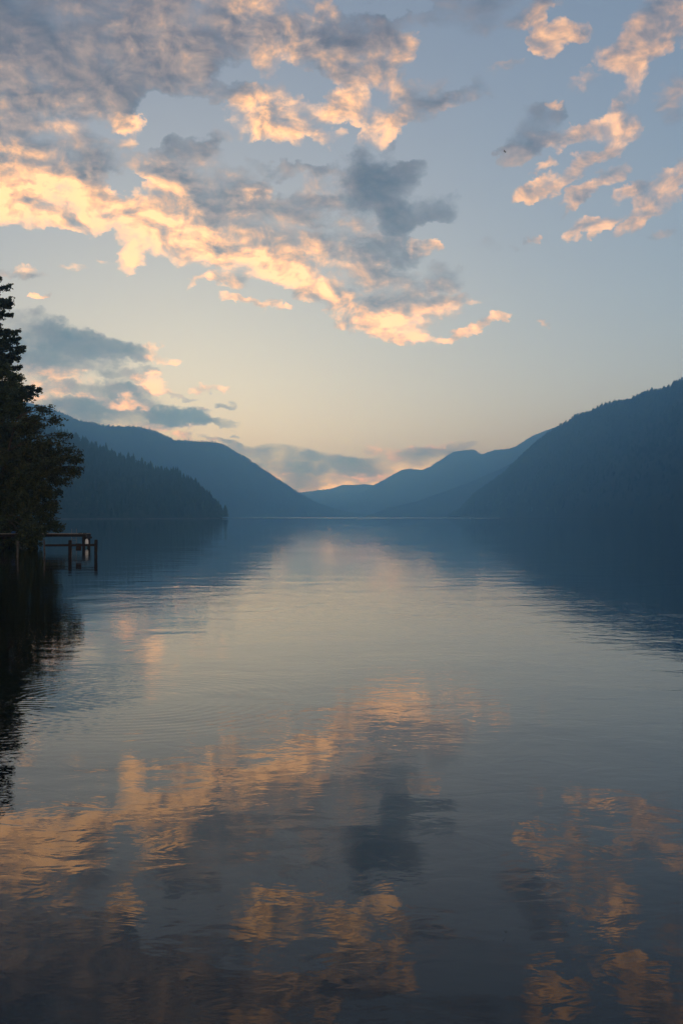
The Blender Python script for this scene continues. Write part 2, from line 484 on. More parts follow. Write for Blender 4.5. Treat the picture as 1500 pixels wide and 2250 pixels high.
# ------------------------------------------------------------------ water
def make_water():
    m, g, p, out = material('lake_water')
    co = g.n('ShaderNodeTexCoord').outputs['Object']
    p.inputs['Base Color'].default_value = (0.0006, 0.0022, 0.0032, 1)
    p.inputs['Roughness'].default_value = 0.0
    p.inputs['IOR'].default_value = 1.333
    # slow undulation + short ripples, stronger in breeze-touched patches
    c1 = g.v('MULTIPLY', co, (0.8, 1.0, 1.0))
    swell = g.noise(c1, 0.42, 2.0, 0.45, 0.6).outputs[0]
    rip = g.noise(c1, 2.1, 3.0, 0.55, 0.8).outputs[0]
    patch = g.noise(g.v('MULTIPLY', co, (0.25, 1.0, 1.0)), 0.05, 3.0, 0.55).outputs[0]
    pk = g.sstep(patch, 0.36, 0.66)
    sep = g.n('ShaderNodeSeparateXYZ')
    g.put(sep.inputs[0], co)
    h = g.m('MULTIPLY', swell, 0.014)
    h = g.m('ADD', h, g.m('MULTIPLY', rip, g.m('MULTIPLY_ADD', pk, 0.0040, 0.0015)))
    fine = g.noise(g.v('MULTIPLY', co, (0.75, 1.0, 1.0)), 6.5, 2.0, 0.5, 0.5).outputs[0]
    h = g.m('ADD', h, g.m('MULTIPLY', fine, g.m('MULTIPLY_ADD', pk, 0.0009, 0.0005)))
    gust = g.m('MULTIPLY', g.sstep(sep.outputs[1], 900.0, 1700.0), g.sstep(g.noise(co, 0.0016, 2.0).outputs[0], 0.35, 0.62))
    g.put(p.inputs['Roughness'], g.m('MULTIPLY', gust, 0.16))
    # rings spreading on the surface
    for (rx, ry, r0, r1, k, amp) in ((-2.95, 15.4, 1.4, 3.1, 33.0, 0.00028), (-4.3, 14.2, 0.6, 1.9, 38.0, 0.00025)):
        rr = g.m('SQRT', g.m('ADD', g.m('POWER', g.m('SUBTRACT', sep.outputs[0], rx), 2.0),
                              g.m('POWER', g.m('SUBTRACT', sep.outputs[1], ry), 2.0)))
        win = g.m('MULTIPLY', g.sstep(rr, 0.2, r0), g.m('SUBTRACT', 1.0, g.sstep(rr, r1 - 0.7, r1)))
        h = g.m('ADD', h, g.m('MULTIPLY', g.m('MULTIPLY', g.m('SINE', g.m('MULTIPLY', rr, k)), amp), win))
    b = g.n('ShaderNodeBump')
    b.inputs['Strength'].default_value = 1.0
    b.inputs['Distance'].default_value = 1.0
    g.put(b.inputs['Height'], h)
    g.put(p.inputs['Normal'], b.outputs[0])
    xs = [-20000, -4000, -800, -150, 0, 150, 800, 4000, 20000]
    ys = [-300, -40, 0, 40, 150, 600, 2500, 9000, 24000]
    vs_ = [(x, y, 0) for y in ys for x in xs]
    n = len(xs)
    fs = [(j * n + i, j * n + i + 1, (j + 1) * n + i + 1, (j + 1) * n + i) for j in range(len(ys) - 1) for i in range(n - 1)]
    w = mesh_obj('water', vs_, fs, m)
    tag(w, 'still dark lake water mirroring the sunset clouds', 'water', kind='structure')


make_water()


# ------------------------------------------------------------------ mountains
def forest_mat(name, c1, c2, scale):
    return var_material(name, c1, c2, scale, 0.95, 5, spec=0.05)


M_FAR = forest_mat('far_forest', (0.020, 0.032, 0.024), (0.045, 0.060, 0.040), 0.012)
M_HILL = forest_mat('hill_forest_floor', (0.016, 0.024, 0.016), (0.040, 0.050, 0.030), 0.05)
M_CONIFER = forest_mat('conifer_needles', (0.012, 0.024, 0.016), (0.035, 0.055, 0.030), 0.2)


def interp(pts, x):
    return [float(np.interp(x, [p[0] for p in pts], [p[k] for p in pts])) for k in range(1, len(pts[0]))]


def fbm(x, y, oct_=5, s=1.0):
    return mnoise.fractal(Vector((x * s, y * s, 3.7)), 1.0, 2.0, oct_)


def make_mountain(name, label, pts, step, rows, rough, mat, seed=0.0, power=0.85, crest_noise=1.2, k=1.0, cat='mountain'):
    """pts: (x, y_crest, crest distance, foot distance) in photo units / metres"""
    x0, x1 = pts[0][0], pts[-1][0]
    xs = np.arange(x0, x1 + step * .5, step)
    V, F = [], []
    crest = []
    back = 5
    nr = rows + 1 + back
    for x in xs:
        yc, dc, df = interp(pts, x)
        dc, df = dc * k, df * k
        c = at(x, yc, dc)
        hc = max(c.z, 0.5)
        hc += crest_noise * fbm(c.x, c.y, 4, 1 / 120.0) * min(1.0, hc / 60)
        for r in range(rows + 1):
            s = r / rows
            dd = df + (dc - df) * s
            fx = (x - 750) / FPX * dd
            z = hc * (s ** power)
            w = math.sin(math.pi * min(1, s * 1.0)) * min(1.0, hc / 150)
            ridge = fbm(fx + seed * 900, dd * .8, 5, 1 / 420.0)
            z = z + rough * ridge * w
            # keep the front slope under the crest line as seen across the lake
            z = min(z, CAM_H + (hc - CAM_H) * dd / dc - 2 * (1 - s)) if s < 1 else hc
            z = max(z, -0.5 + s * 2)
            if r == 0:
                z = -0.6
            V.append((fx, dd, z))
        crest.append((fx, dd, hc))
        for r in range(1, back + 1):
            s = r / back
            dd = dc + (dc - df) * 0.7 * s + 200 * s
            V.append(((x - 750) / FPX * dd, dd, hc * (1 - s) - 0.6 * s))
    for i in range(len(xs) - 1):
        for r in range(nr - 1):
            a = i * nr + r
            F.append((a, a + nr, a + nr + 1, a + 1))
    o = mesh_obj(name, V, F, mat, smooth=True)
    tag(o, label, cat, kind='structure')
    return np.array(V).reshape(len(xs), nr, 3)[:, :rows + 1]


far_ridge = make_mountain('mountain', 'faint blue far ridge closing the end of the lake',
    [(520, 1134, 15500, 14500), (600, 1112, 15500, 14500), (655, 1083, 15500, 14500), (690, 1078, 15500, 14500), (725, 1074, 15500, 14500),
     (757, 1064, 15500, 14500), (775, 1066, 15500, 14500), (800, 1064, 15500, 14500), (822, 1066, 15500, 14500), (860, 1070, 15500, 14500),
     (950, 1100, 15500, 14500), (1010, 1134, 15500, 14500)], 3, 12, 40, M_FAR, 1, k=0.57)
far_right = make_mountain('mountain', 'hazy blue mountain with twin peaks beyond the right-hand slopes',
    [(690, 1134, 13000, 12800), (760, 1108, 13000, 12500), (820, 1066, 12800, 12000), (850, 1050, 12600, 11500), (880, 1033, 12500, 11200),
     (900, 1029, 12400, 11000), (925, 1033, 12300, 10800), (945, 1025, 12200, 10600), (970, 1008, 12000, 10400), (995, 993, 12000, 10200),
     (1020, 989, 12000, 10000), (1040, 987, 12000, 10000), (1057, 998, 12000, 9800), (1068, 994, 11800, 9800), (1088, 988, 11600, 9500),
     (1110, 987, 11300, 9300), (1130, 982, 11000, 9000), (1168, 958, 10600, 8800), (1200, 945, 10200, 8600), (1230, 935, 10000, 8400),
     (1330, 930, 9500, 8000), (1500, 940, 9000, 7500)], 3, 14, 40, M_FAR, 2, k=0.60)
far_spur = make_mountain('mountain', 'low hazy spur reaching the water from the right',
    [(800, 1134.5, 10200, 10100), (830, 1124, 10200, 9900), (870, 1112, 10000, 9600), (920, 1100, 9800, 9200), (980, 1078, 9500, 8800),
     (1040, 1055, 9300, 8500), (1100, 1030, 9000, 8200), (1180, 985, 8700, 8000), (1300, 960, 8500, 7500)], 4, 12, 30, M_FAR, 3, k=0.54)
left_far = make_mountain('mountain', 'long blue mountain sloping down behind the forested hill',
    [(-500, 880, 6500, 4500), (-200, 870, 6800, 4800), (0, 872, 7200, 5200), (100, 895, 7400, 5500), (130, 905, 7500, 5600), (170, 923, 7600, 5700),
     (230, 936, 7700, 5900), (310, 939, 7800, 6200), (345, 949, 7900, 6400), (385, 968, 8000, 6700), (430, 970, 8100, 6900), (470, 972, 8200, 7100),
     (495, 981, 8300, 7300), (540, 1006, 8600, 7600), (580, 1033, 8900, 8000), (620, 1060, 9200, 8400), (655, 1084, 9500, 8900), (700, 1108, 10000, 9500),
     (745, 1123, 10500, 10200), (800, 1134, 11000, 10900)], 3, 26, 70, M_FAR, 4, k=0.60)
right_big = make_mountain('mountain', 'large dark blue mountain rising along the right shore',
    [(985, 1134.5, 7800, 7700), (1010, 1122, 7500, 7200), (1040, 1090, 7200, 6600), (1075, 1065, 7000, 6200), (1110, 1038, 6800, 5800), (1150, 1000, 6500, 5400),
     (1185, 968, 6300, 5100), (1210, 950, 6200, 4900), (1230, 937, 6100, 4700), (1260, 918, 6000, 4500), (1300, 905, 5800, 4200),
     (1325, 893, 5700, 4050), (1345, 886, 5600, 3900), (1375, 884, 5500, 3750), (1400, 872, 5400, 3600), (1425, 862, 5300, 3500), (1460, 857, 5200, 3350),
     (1480, 844, 5100, 3250), (1500, 837, 5000, 3200), (1560, 815, 4900, 3000), (1700, 780, 4600, 2500), (2000, 750, 4000, 1800), (2400, 760, 3400, 1300)],
    3, 34, 50, M_FAR, 5, power=0.8, k=0.52)

hill = make_mountain('hill', 'dark forested hill on the left falling to the water',
    [(-700, 800, 1500, 560), (-300, 860, 1520, 640), (0, 905, 1520, 760), (100, 943, 1510, 820), (150, 964, 1500, 850), (223, 992, 1475, 900), (293, 1018, 1440, 960), (355, 1041, 1415, 1020),
     (396, 1050, 1395, 1060), (429, 1071, 1370, 1110), (458, 1098, 1340, 1165), (477, 1119, 1315, 1215), (485, 1131, 1295, 1245), (490, 1138.6, 1280, 1268)], 4, 26, 14, M_HILL, 6, power=0.9, crest_noise=2.0, cat='hill', k=SN)


# ------------------------------------------------------------------ conifers
def conifer_template(seed, tiers=7, seg=7, slim=0.26):
    """unit-height conifer: drooping ragged tiers round a thin stem; returns (verts, tris)"""
    r = random.Random(seed)
    V, F = [], []
    for i in range(tiers):
        f = i / tiers
        z0 = 0.10 + 0.86 * f
        zt = z0 + (0.96 / tiers) * 1.9
        rad = slim * (1 - f) ** 0.8 * r.uniform(.85, 1.12) + 0.012
        b = len(V)
        V.append((0, 0, min(1.0, zt)))
        ph = r.uniform(0, 6.28)
        for k in range(seg * 2):
            a = ph + math.pi * k / seg
            rr = rad * (r.uniform(.85, 1.25) if k % 2 == 0 else r.uniform(.38, .6))
            V.append((rr * math.cos(a), rr * math.sin(a), z0 - (0.02 if k % 2 == 0 else -0.02) + r.uniform(-.015, .015)))
        for k in range(seg * 2):
            F.append((b, b + 1 + k, b + 1 + (k + 1) % (seg * 2)))
    b = len(V)
    for z, rr in ((-0.05, 0.018), (0.45, 0.010)):
        for k in range(4):
            V.append((rr * math.cos(k * 1.57), rr * math.sin(k * 1.57), z))
    for k in range(4):
        k2 = (k + 1) % 4
        F.append((b + k, b + k2, b + 4 + k2))
        F.append((b + k, b + 4 + k2, b + 4 + k))
    return np.array(V, float), np.array(F, int)


def round_template(seed, n=26):
    """unit-height broadleaf tree: loose flakes over an uneven dome"""
    r = random.Random(seed)
    V, F = [], []
    for i in range(n):
        a, u = r.uniform(0, 6.28), r.uniform(-0.5, 1)
        cz = 0.52 + 0.40 * u
        rr = 0.30 * math.sqrt(max(0.05, 1 - u * u)) * r.uniform(.6, 1.05)
        c = np.array((rr * math.cos(a), rr * math.sin(a), cz))
        s_ = r.uniform(.09, .16)
        b = len(V)
        for k in range(5):
            t = 6.28 * k / 5 + r.uniform(-.3, .3)
            d = np.array((math.cos(t), math.sin(t), r.uniform(-.4, .4))) * s_ * r.uniform(.7, 1.2)
            V.append(tuple(c + d))
        V.append(tuple(c + np.array((0, 0, s_ * .7))))
        for k in range(5):
            F.append((b + 5, b + k, b + (k + 1) % 5))
    return np.array(V), np.array(F, int)


def bulk_mesh(name, chunks, mat):
    """many template copies written into one mesh"""
    nv = sum(len(v) for v, f in chunks)
    nf = sum(len(f) for v, f in chunks)
    P = np.empty((nv, 3))
    T = np.empty((nf, 3), np.int32)
    a = b = 0
    for v, f in chunks:
        P[a:a + len(v)] = v
        T[b:b + len(f)] = f + a
        a += len(v)
        b += len(f)
    me = bpy.data.meshes.new(name)
    me.vertices.add(nv)
    me.vertices.foreach_set('co', P.ravel())
    me.loops.add(nf * 3)
    me.loops.foreach_set('vertex_index', T.ravel())
    me.polygons.add(nf)
    me.polygons.foreach_set('loop_start', np.arange(0, nf * 3, 3, dtype=np.int32))
    me.polygons.foreach_set('loop_total', np.full(nf, 3, np.int32))
    me.update(calc_edges=True)
    me.materials.append(mat)
    o = bpy.data.objects.new(name, me)
    COL.objects.link(o)
    return o


CON = [conifer_template(s_, 7, 6, sl) for s_, sl in ((1, .22), (2, .26), (3, .19), (4, .30))]
CON_S = [conifer_template(s_, 3, 4, .24) for s_ in (11, 12, 13)]
RND = [round_template(s_) for s_ in (5, 6)]


def placed(tpl, p, h, wide=1.0, rot=0.0):
    v, f = tpl
    c, s_ = math.cos(rot), math.sin(rot)
    w = np.empty_like(v)
    w[:, 0] = (v[:, 0] * c - v[:, 1] * s_) * h * wide + p[0]
    w[:, 1] = (v[:, 0] * s_ + v[:, 1] * c) * h * wide + p[1]
    w[:, 2] = v[:, 2] * h + p[2]
    return w, f


def grid_point(gd, u, v):
    n, m = gd.shape[:2]
    i, j = min(int(u * (n - 1)), n - 2), min(int(v * (m - 1)), m - 2)
    fu, fv = u * (n - 1) - i, v * (m - 1) - j
    return (gd[i, j] * (1 - fu) * (1 - fv) + gd[i + 1, j] * fu * (1 - fv) + gd[i, j + 1] * (1 - fu) * fv + gd[i + 1, j + 1] * fu * fv)


# the wood covering the hill reads as one mass
chunks = []
for k in range(5200):
    u, v = rng.random() ** 0.75, rng.random()
    p = grid_point(hill, u, v)
    if p[2] < 0.8:
        continue
    near_tip = 1.12 - 0.25 * (0.5 + 0.5 * mnoise.noise(Vector((p[0] / 45, p[1] / 60, 0))))
    h = rng.triangular(7, 19, 12) * near_tip * (1.3 if rng.random() < .05 else 1.0)
    if rng.random() < .16 + (.25 if v < .12 else 0):
        chunks.append(placed(RND[k % 2], p, h * .75, 1.0, rng.uniform(0, 6.28)))
    else:
        chunks.append(placed(CON[k % 4], p, h, rng.uniform(.8, 1.1), rng.uniform(0, 6.28)))
tag(bulk_mesh('forest', chunks, M_CONIFER), 'dense dark conifer forest covering the left hill', 'forest', kind='stuff')

# fine tree fringe along the farther crests
chunks = []
for gd, n, lo, hi in ((right_big, 2600, 8, 15), (left_far, 2600, 7, 13)):
    for k in range(n):
        p = grid_point(gd, rng.random(), 1 - abs(rng.gauss(0, .035)) % 1)
        chunks.append(placed(CON_S[k % 3], p - np.array((0, 0, 2)), rng.uniform(lo, hi) * (1.3 if rng.random() < .08 else 1), 1.2, rng.uniform(0, 6.28)))
    for k in range(n * 2):
        p = grid_point(gd, rng.random(), rng.random() ** .8)
        if p[2] > 1:
            chunks.append(placed(CON_S[k % 3], p - np.array((0, 0, 3)), rng.uniform(lo, hi), 1.3, rng.uniform(0, 6.28)))
tag(bulk_mesh('forest', chunks, M_CONIFER), 'distant conifer forest on the slopes of the blue mountains', 'forest', kind='stuff')

# trees that stand out on the hill's skyline
M_BARK = var_material('bark', (0.030, 0.024, 0.018), (0.075, 0.062, 0.048), 6.0, 0.95, 5, 0.01, 0.1)


def empty(name, loc):
    o = bpy.data.objects.new(name, None)
    COL.objects.link(o)
    o.location = loc
    o.empty_display_size = 0.3
    return o


def tpl_mesh(name, tpl, mat):
    me = bpy.data.meshes.new(name)
    me.from_pydata([tuple(v) for v in tpl[0]], [], [tuple(int(i) for i in f) for f in tpl[1]])
    me.materials.append(mat)
    return me


def stem_mesh():
    V, F = [], []
    for z, r_ in ((-0.06, .020), (0.3, .014), (0.9, .003)):
        for k in range(6):
            V.append((r_ * math.cos(k * 1.0472), r_ * math.sin(k * 1.0472), z))
    for j in range(2):
        for k in range(6):
            F.append((j * 6 + k, j * 6 + (k + 1) % 6, j * 6 + 6 + (k + 1) % 6, j * 6 + 6 + k))
    me = bpy.data.meshes.new('trunk')
    me.from_pydata(V, [], F)
    me.materials.append(M_BARK)
    return me


CROWNS = [tpl_mesh('crown', conifer_template(30 + i, n_, sg, sl), M_CONIFER) for i, (n_, sg, sl) in enumerate(((11, 8, .20), (11, 8, .25), (11, 8, .23), (16, 12, .30)))]
STEM = stem_mesh()


def small_conifer(p, h, wide, i, label, group=None):
    root = empty('conifer_tree', p)
    root.rotation_euler = (0, 0, rng.uniform(0, 6.28))
    root.scale = (h * wide, h * wide, h)
    for nm, me in (('crown', CROWNS[i]), ('trunk', STEM)):
        o = bpy.data.objects.new(nm, me)
        COL.objects.link(o)
        o.parent = root
    return tag(root, label, 'tree', group)


for i in range(36):
    x = 124 + i * 10.1 + rng.uniform(-3, 3)
    u = (x + 700) / 1190.0
    p = grid_point(hill, min(u, .995), 0.985)
    small_conifer(p - np.array((0, 0, .5)), rng.triangular(8, 20, 12), rng.uniform(.9, 1.3), i % 3,
                  'dark pointed conifer standing on the skyline of the forested hill', 'conifers along the hill skyline')
lone = at(495, 1139.0, 1262 * SN)
small_conifer((lone.x, lone.y, 0.4), 19.5, 1.05, 3, 'lone conifer at the tip of the hill, apart from the forest')
small_conifer((lone.x - 5.5, lone.y + 12, 0.6), 11.0, 1.1, 2, 'short conifer between the forest edge and the lone tree')

# pale stony rim of the hill's shore
M_STONE = var_material('shore_stone', (0.02, 0.02, 0.02), (0.11, 0.105, 0.10), 0.03, 0.9, 5)
V, F = [], []
for i in range(0, hill.shape[0], 2):
    p = hill[i, 0]
    d = p[1]
    w_ = 0.12 + 0.45 * rng.random()
    V += [(p[0], d - 1.5, -0.2), (p[0], d + 0.5, w_), (p[0], d + 9, w_ + .5)]
n = len(V) // 3
for i in range(n - 1):
    for r in range(2):
        a = i * 3 + r
        F.append((a, a + 3, a + 4, a + 1))
V += [(lone.x - 9, lone.y - 3, -.3), (lone.x + 3, lone.y - 3, -.3), (lone.x + 2, lone.y + 3, .7), (lone.x - 9, lone.y + 3, .8), (lone.x + 3, lone.y + 9, -.3), (lone.x - 9, lone.y + 9, .2)]
b = n * 3
F += [(b, b + 1, b + 2, b + 3), (b + 3, b + 2, b + 4, b + 5)]
tag(mesh_obj('beach', V, F, M_STONE), 'pale narrow stony shore under the forested hill', 'beach', kind='structure')


# ------------------------------------------------------------------ near bank at left
M_SOIL = var_material('bank_soil', (0.020, 0.018, 0.012), (0.055, 0.048, 0.032), 1.4, 0.95, 5, 0.05)


def make_bank():
    V, F = [], []
    ny, nx = 40, 16
    for j in range(ny):
        y = 45 + 75 * j / (ny - 1)
        shore = -30.8 - 0.010 * (y - 82) ** 2 * (0.6 if y < 82 else 1.6) / (1 + 0.03 * abs(y - 82)) + 0.9 * fbm(0, y, 3, .12)
        for i in range(nx):
            f = i / (nx - 1)
            x = shore - 60 * f ** 1.6
            z = -0.5 + 2.0 * min(1, f * 5) + 5.0 * f + 0.35 * fbm(x, y, 4, .3) * min(1, f * 6)
            V.append((x, y * SN, z))
    for j in range(ny - 1):
        for i in range(nx - 1):
            a = j * nx + i
            F.append((a, a + nx, a + nx + 1, a + 1))
    tag(mesh_obj('shore_bank', V, F, M_SOIL, smooth=True), 'dark earth bank under the trees at left', 'ground', kind='structure')


make_bank()


# ------------------------------------------------------------------ near trees
def tube(V, F, pts, radii, seg=7):
    """tapered tube along pts, appended to V, F"""
    b0 = len(V)
    n = len(pts)
    for i, p in enumerate(pts):
        d = (pts[min(i + 1, n - 1)] - pts[max(i - 1, 0)])
        d = d.normalized() if d.length > 1e-9 else Vector((0, 0, 1))
        a = d.cross(Vector((0.31, 0.95, 0.07)))
        a = a.normalized() if a.length > 1e-6 else Vector((1, 0, 0))
        c = d.cross(a)
        for k in range(seg):
            t = 2 * math.pi * k / seg
            V.append(p + (a * math.cos(t) + c * math.sin(t)) * radii[i])
    for i in range(n - 1):
        for k in range(seg):
            k2 = (k + 1) % seg
            F.append((b0 + i * seg + k, b0 + i * seg + k2, b0 + (i + 1) * seg + k2, b0 + (i + 1) * seg + k))
    F.append(tuple(b0 + k for k in range(seg))[::-1])
    F.append(tuple(b0 + (n - 1) * seg + k for k in range(seg)))


def bez(p0, p1, p2, n):
    return [p0 * (1 - t) ** 2 + p1 * 2 * t * (1 - t) + p2 * t * t for t in [i / (n - 1) for i in range(n)]]


def leaf_mat(name, c1, c2, c3):
    m, g, p, out = material(name)
    geo = g.n('ShaderNodeNewGeometry')
    rnd = geo.outputs['Random Per Island']
    g.put(p.inputs['Base Color'], g.ramp(rnd, [(0.0, c1), (0.55, c2), (1.0, c3)], 'LINEAR'))
    p.inputs['Roughness'].default_value = 0.6
    p.inputs['Specular IOR Level'].default_value = 0.25
    return m


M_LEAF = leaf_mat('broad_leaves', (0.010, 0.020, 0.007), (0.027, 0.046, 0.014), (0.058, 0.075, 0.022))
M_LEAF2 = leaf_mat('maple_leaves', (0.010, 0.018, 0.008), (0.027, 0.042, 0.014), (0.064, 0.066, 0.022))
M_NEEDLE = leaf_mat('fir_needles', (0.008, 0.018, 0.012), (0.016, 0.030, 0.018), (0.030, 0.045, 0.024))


def leaves_obj(name, C, size, mat, parent, droop=0.3, long=1.35):
    """one small folded leaf (two triangles) at each centre"""
    C = np.asarray(C)
    n = len(C)
    ax = nrng.normal(size=(n, 3))
    ax[:, 2] = ax[:, 2] * 0.6 - droop
    ax /= np.linalg.norm(ax, axis=1)[:, None]
    sd_ = np.cross(ax, nrng.normal(size=(n, 3)))
    sd_ /= np.linalg.norm(sd_, axis=1)[:, None]
    nr_ = np.cross(ax, sd_)
    L = size * nrng.uniform(.6, 1.3, n)[:, None]
    P = np.empty((n, 4, 3))
    P[:, 0] = C - ax * L * .5 * long
    P[:, 1] = C + sd_ * L * .42 + nr_ * L * .12
    P[:, 2] = C + ax * L * .5 * long
    P[:, 3] = C - sd_ * L * .42 + nr_ * L * .12
    base = (np.arange(n) * 4)[:, None]
    T = np.concatenate([base + np.array([[0, 1, 2]]), base + np.array([[0, 2, 3]])], axis=1).reshape(-1, 3)
    o = bulk_mesh(name, [(P.reshape(-1, 3) - np.array(parent.location), T)], mat)
    o.parent = parent
    return o


def broadleaf(label, base, top_r, clumps, leaf, mat, limb_r=0.10, twigs=9, fork=0.35):
    """clumps: (point, radius xyz, leaf count). A limb runs from the trunk to every clump, twigs inside it."""
    root = empty('broadleaf_tree', base)
    V, F = [], []
    b = Vector(base)
    top = max((c[0] for c in clumps), key=lambda p: p.z)
    mid = b.lerp(Vector((top.x * .4 + b.x * .6, top.y, top.z)), .5) + Vector((.3, 0, 0))
    crown_top = Vector((top.x * .5 + b.x * .5, top.y * .5 + b.y * .5, top.z - .4))
    trunk = bez(b - Vector((0, 0, .6)), mid, crown_top, 12)
    tube(V, F, trunk, [top_r * (1 - .88 * i / 11) * (1.35 if i == 0 else 1) for i in range(12)], 9)
    leaves = []
    for (c, rad, n) in clumps:
        k = min(range(2, 12), key=lambda i: abs(trunk[i].z - (c.z - fork * (c - trunk[i]).length * .6)) + .15 * (c - trunk[i]).length)
        s_ = trunk[k]
        m_ = s_.lerp(c, .5) + Vector((rng.uniform(-.2, .2), rng.uniform(-.2, .2), .18 * (c - s_).length))
        lim = bez(s_, m_, c, 9)
        tube(V, F, lim, [limb_r * (1 - .8 * i / 8) for i in range(9)], 6)
        for t in range(twigs):
            e = c + Vector((rng.uniform(-1, 1) * rad[0], rng.uniform(-1, 1) * rad[1], rng.uniform(-1, 1) * rad[2])) * .85
            st = lim[rng.randint(5, 8)]
            e = c + (e - c) * rng.uniform(.9, 1.35)
            tw = bez(st, st.lerp(e, .5) + Vector((rng.uniform(-.2, .2), rng.uniform(-.2, .2), .2)), e, 5)
            tube(V, F, tw, [.022, .017, .013, .009, .004], 4)
            m = int(n * 1.45 / twigs)
            # leaves gather along the outer half of each twig
            for q in range(m):
                j = rng.uniform(.35, 1.05)
                i0 = min(3, int(j * 4))
                pt = tw[i0].lerp(tw[i0 + 1], min(1.1, j * 4 - i0))
                g_ = .13 * min(1.8, max(rad))
                leaves.append((pt.x + rng.gauss(0, g_), pt.y + rng.gauss(0, g_), pt.z + rng.gauss(0, g_ * .75) - .05))
        for q in range(int(n * .25)):
            d = Vector((rng.gauss(0, 1), rng.gauss(0, 1), rng.gauss(0, 1)))
            d = d.normalized() * (rng.random() ** .45)
            leaves.append((c.x + d.x * rad[0], c.y + d.y * rad[1], c.z + d.z * rad[2]))
    V = [v - b for v in V]
    mesh_obj('trunk', V, F, M_BARK, root, smooth=True)
    leaves_obj('crown', leaves, leaf, mat, root)
    return tag(root, label, 'tree')


def cl(px, py, dist, rpx, rpy, n, dd=None):
    k = dist / FPX
    return (at(px, py, dist), (rpx * k, dd if dd else max(rpx, rpy) * k, rpy * k), n)


# overhanging tree with spreading limbs
D1 = 77.0 * SN
clumps = []
for (x, y, rx, ry, n, dz) in (
        (100, 905, 26, 16, 230, 0), (128, 925, 22, 14, 170, .6), (80, 930, 26, 20, 420, -.4), (140, 958, 22, 10, 120, .4), (115, 975, 30, 16, 360, 0),
        (150, 1000, 28, 18, 620, .5), (172, 1008, 16, 12, 280, .2), (178, 1032, 10, 12, 90, .4), (165, 1040, 16, 10, 200, 0),
        (125, 1025, 34, 24, 1100, -.6), (85, 985, 36, 26, 1200, .3), (60, 940, 34, 28, 1300, .8), (140, 1058, 22, 12, 360, .3),
        (105, 1075, 28, 22, 900, 0), (70, 1050, 40, 34, 1900, -.5), (118, 1115, 14, 18, 380, .6), (95, 1130, 28, 24, 1000, .2), (40, 1010, 40, 40, 2100, .9),
        (130, 1156, 16, 10, 300, .2), (108, 1162, 22, 10, 420, .3), (60, 1160, 34, 12, 700, .3), (60, 1120, 42, 34, 1900, -.4), (25, 1090, 40, 40, 1900, .6), (78, 1172, 24, 16, 800, -6.0),
        (80, 1196, 18, 16, 620, -6.2), (80, 1216, 12, 12, 260, -6.1), (56, 1192, 18, 18, 560, -5.8), (22, 1196, 22, 20, 700, -4.0), (10, 1150, 40, 16, 800, 0), (-30, 1060, 40, 60, 1800, 1.0), (-30, 980, 40, 50, 1500, 1.5),
        (0, 940, 36, 34, 1300, 1.8), (-70, 1020, 50, 60, 1400, 1.0), (30, 1050, 40, 40, 1300, 3.0), (80, 1030, 34, 34, 900, 2.6), (0, 1120, 40, 40, 900, 2.6)):
    clumps.append(cl(x, y, D1 + dz, rx, ry, n))
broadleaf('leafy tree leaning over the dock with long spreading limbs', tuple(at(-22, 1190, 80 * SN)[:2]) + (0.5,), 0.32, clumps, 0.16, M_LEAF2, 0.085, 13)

# bushy taller tree behind it
clumps = []
for (x, y, rx, ry, n, dz) in (
        (12, 815, 24, 20, 900, 0), (32, 835, 24, 20, 1000, .5), (45, 862, 18, 14, 420, .2), (57, 868, 9, 10, 90, .3), (66, 872, 6, 6, 34, .3), (50, 885, 12, 9, 130, 0), (20, 870, 34, 30, 1900, -.4),
        (38, 905, 24, 18, 900, .4), (10, 910, 36, 30, 1900, 0), (48, 830, 10, 8, 90, .6), (-20, 840, 34, 34, 1700, .5), (-30, 890, 40, 40, 1700, .5), (-60, 860, 40, 40, 1300, 1.0), (-10, 800, 20, 16, 500, .6),
        (-70, 930, 50, 50, 1300, 1.0), (10, 960, 40, 40, 1300, 1.5), (0, 880, 34, 40, 1300, 2.5), (-40, 950, 40, 40, 900, 3.0)):
    clumps.append(cl(x, y, 84.0 * SN + dz, rx, ry, n))
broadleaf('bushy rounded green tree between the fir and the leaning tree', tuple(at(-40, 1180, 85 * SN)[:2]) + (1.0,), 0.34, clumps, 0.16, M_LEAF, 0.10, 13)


def shrub(label, base, h, n, seed):
    """low shrub: arching stems with leaves along them"""
    r = random.Random(seed)
    root = empty('shrub', base)
    b = Vector(base)
    V, F, L = [], [], []
    for i in range(26):
        a_ = r.uniform(0, 6.28)
        ln = h * r.uniform(.6, 1.1)
        d = Vector((math.cos(a_), math.sin(a_), 0))
        st = bez(b + d * .15 - Vector((0, 0, .2)), b + d * ln * .3 + Vector((0, 0, ln * .8)), b + d * ln * .85 + Vector((0, 0, ln * r.uniform(.35, .95))), 6)
        tube(V, F, st, [.03, .025, .02, .015, .01, .005], 4)
        for q in range(n // 26):
            t = r.uniform(.2, 1.0) * 5
            i0 = min(4, int(t))
            p = st[i0].lerp(st[i0 + 1], t - i0)
            L.append((p.x + r.gauss(0, .22), p.y + r.gauss(0, .22), p.z + r.gauss(0, .18)))
    mesh_obj('stem', [v - b for v in V], F, M_BARK, root)
    leaves_obj('foliage', L, .17, M_LEAF2, root)
    return tag(root, label, 'shrub', 'shrubs along the bank')


for i, (px_, d_, h_, lab) in enumerate(((-14, 76, 2.6, 'dark shrub at the water edge under the leaning tree'),
                                        (14, 83, 2.8, 'leafy shrub behind the shore end of the dock'),
                                        (-75, 70, 2.4, 'low shrub on the bank at the far left edge'))):
    p = at(px_, 1180, d_ * SN)
    shrub(lab, (p.x, p.y, .15), h_, 1900, 70 + i)


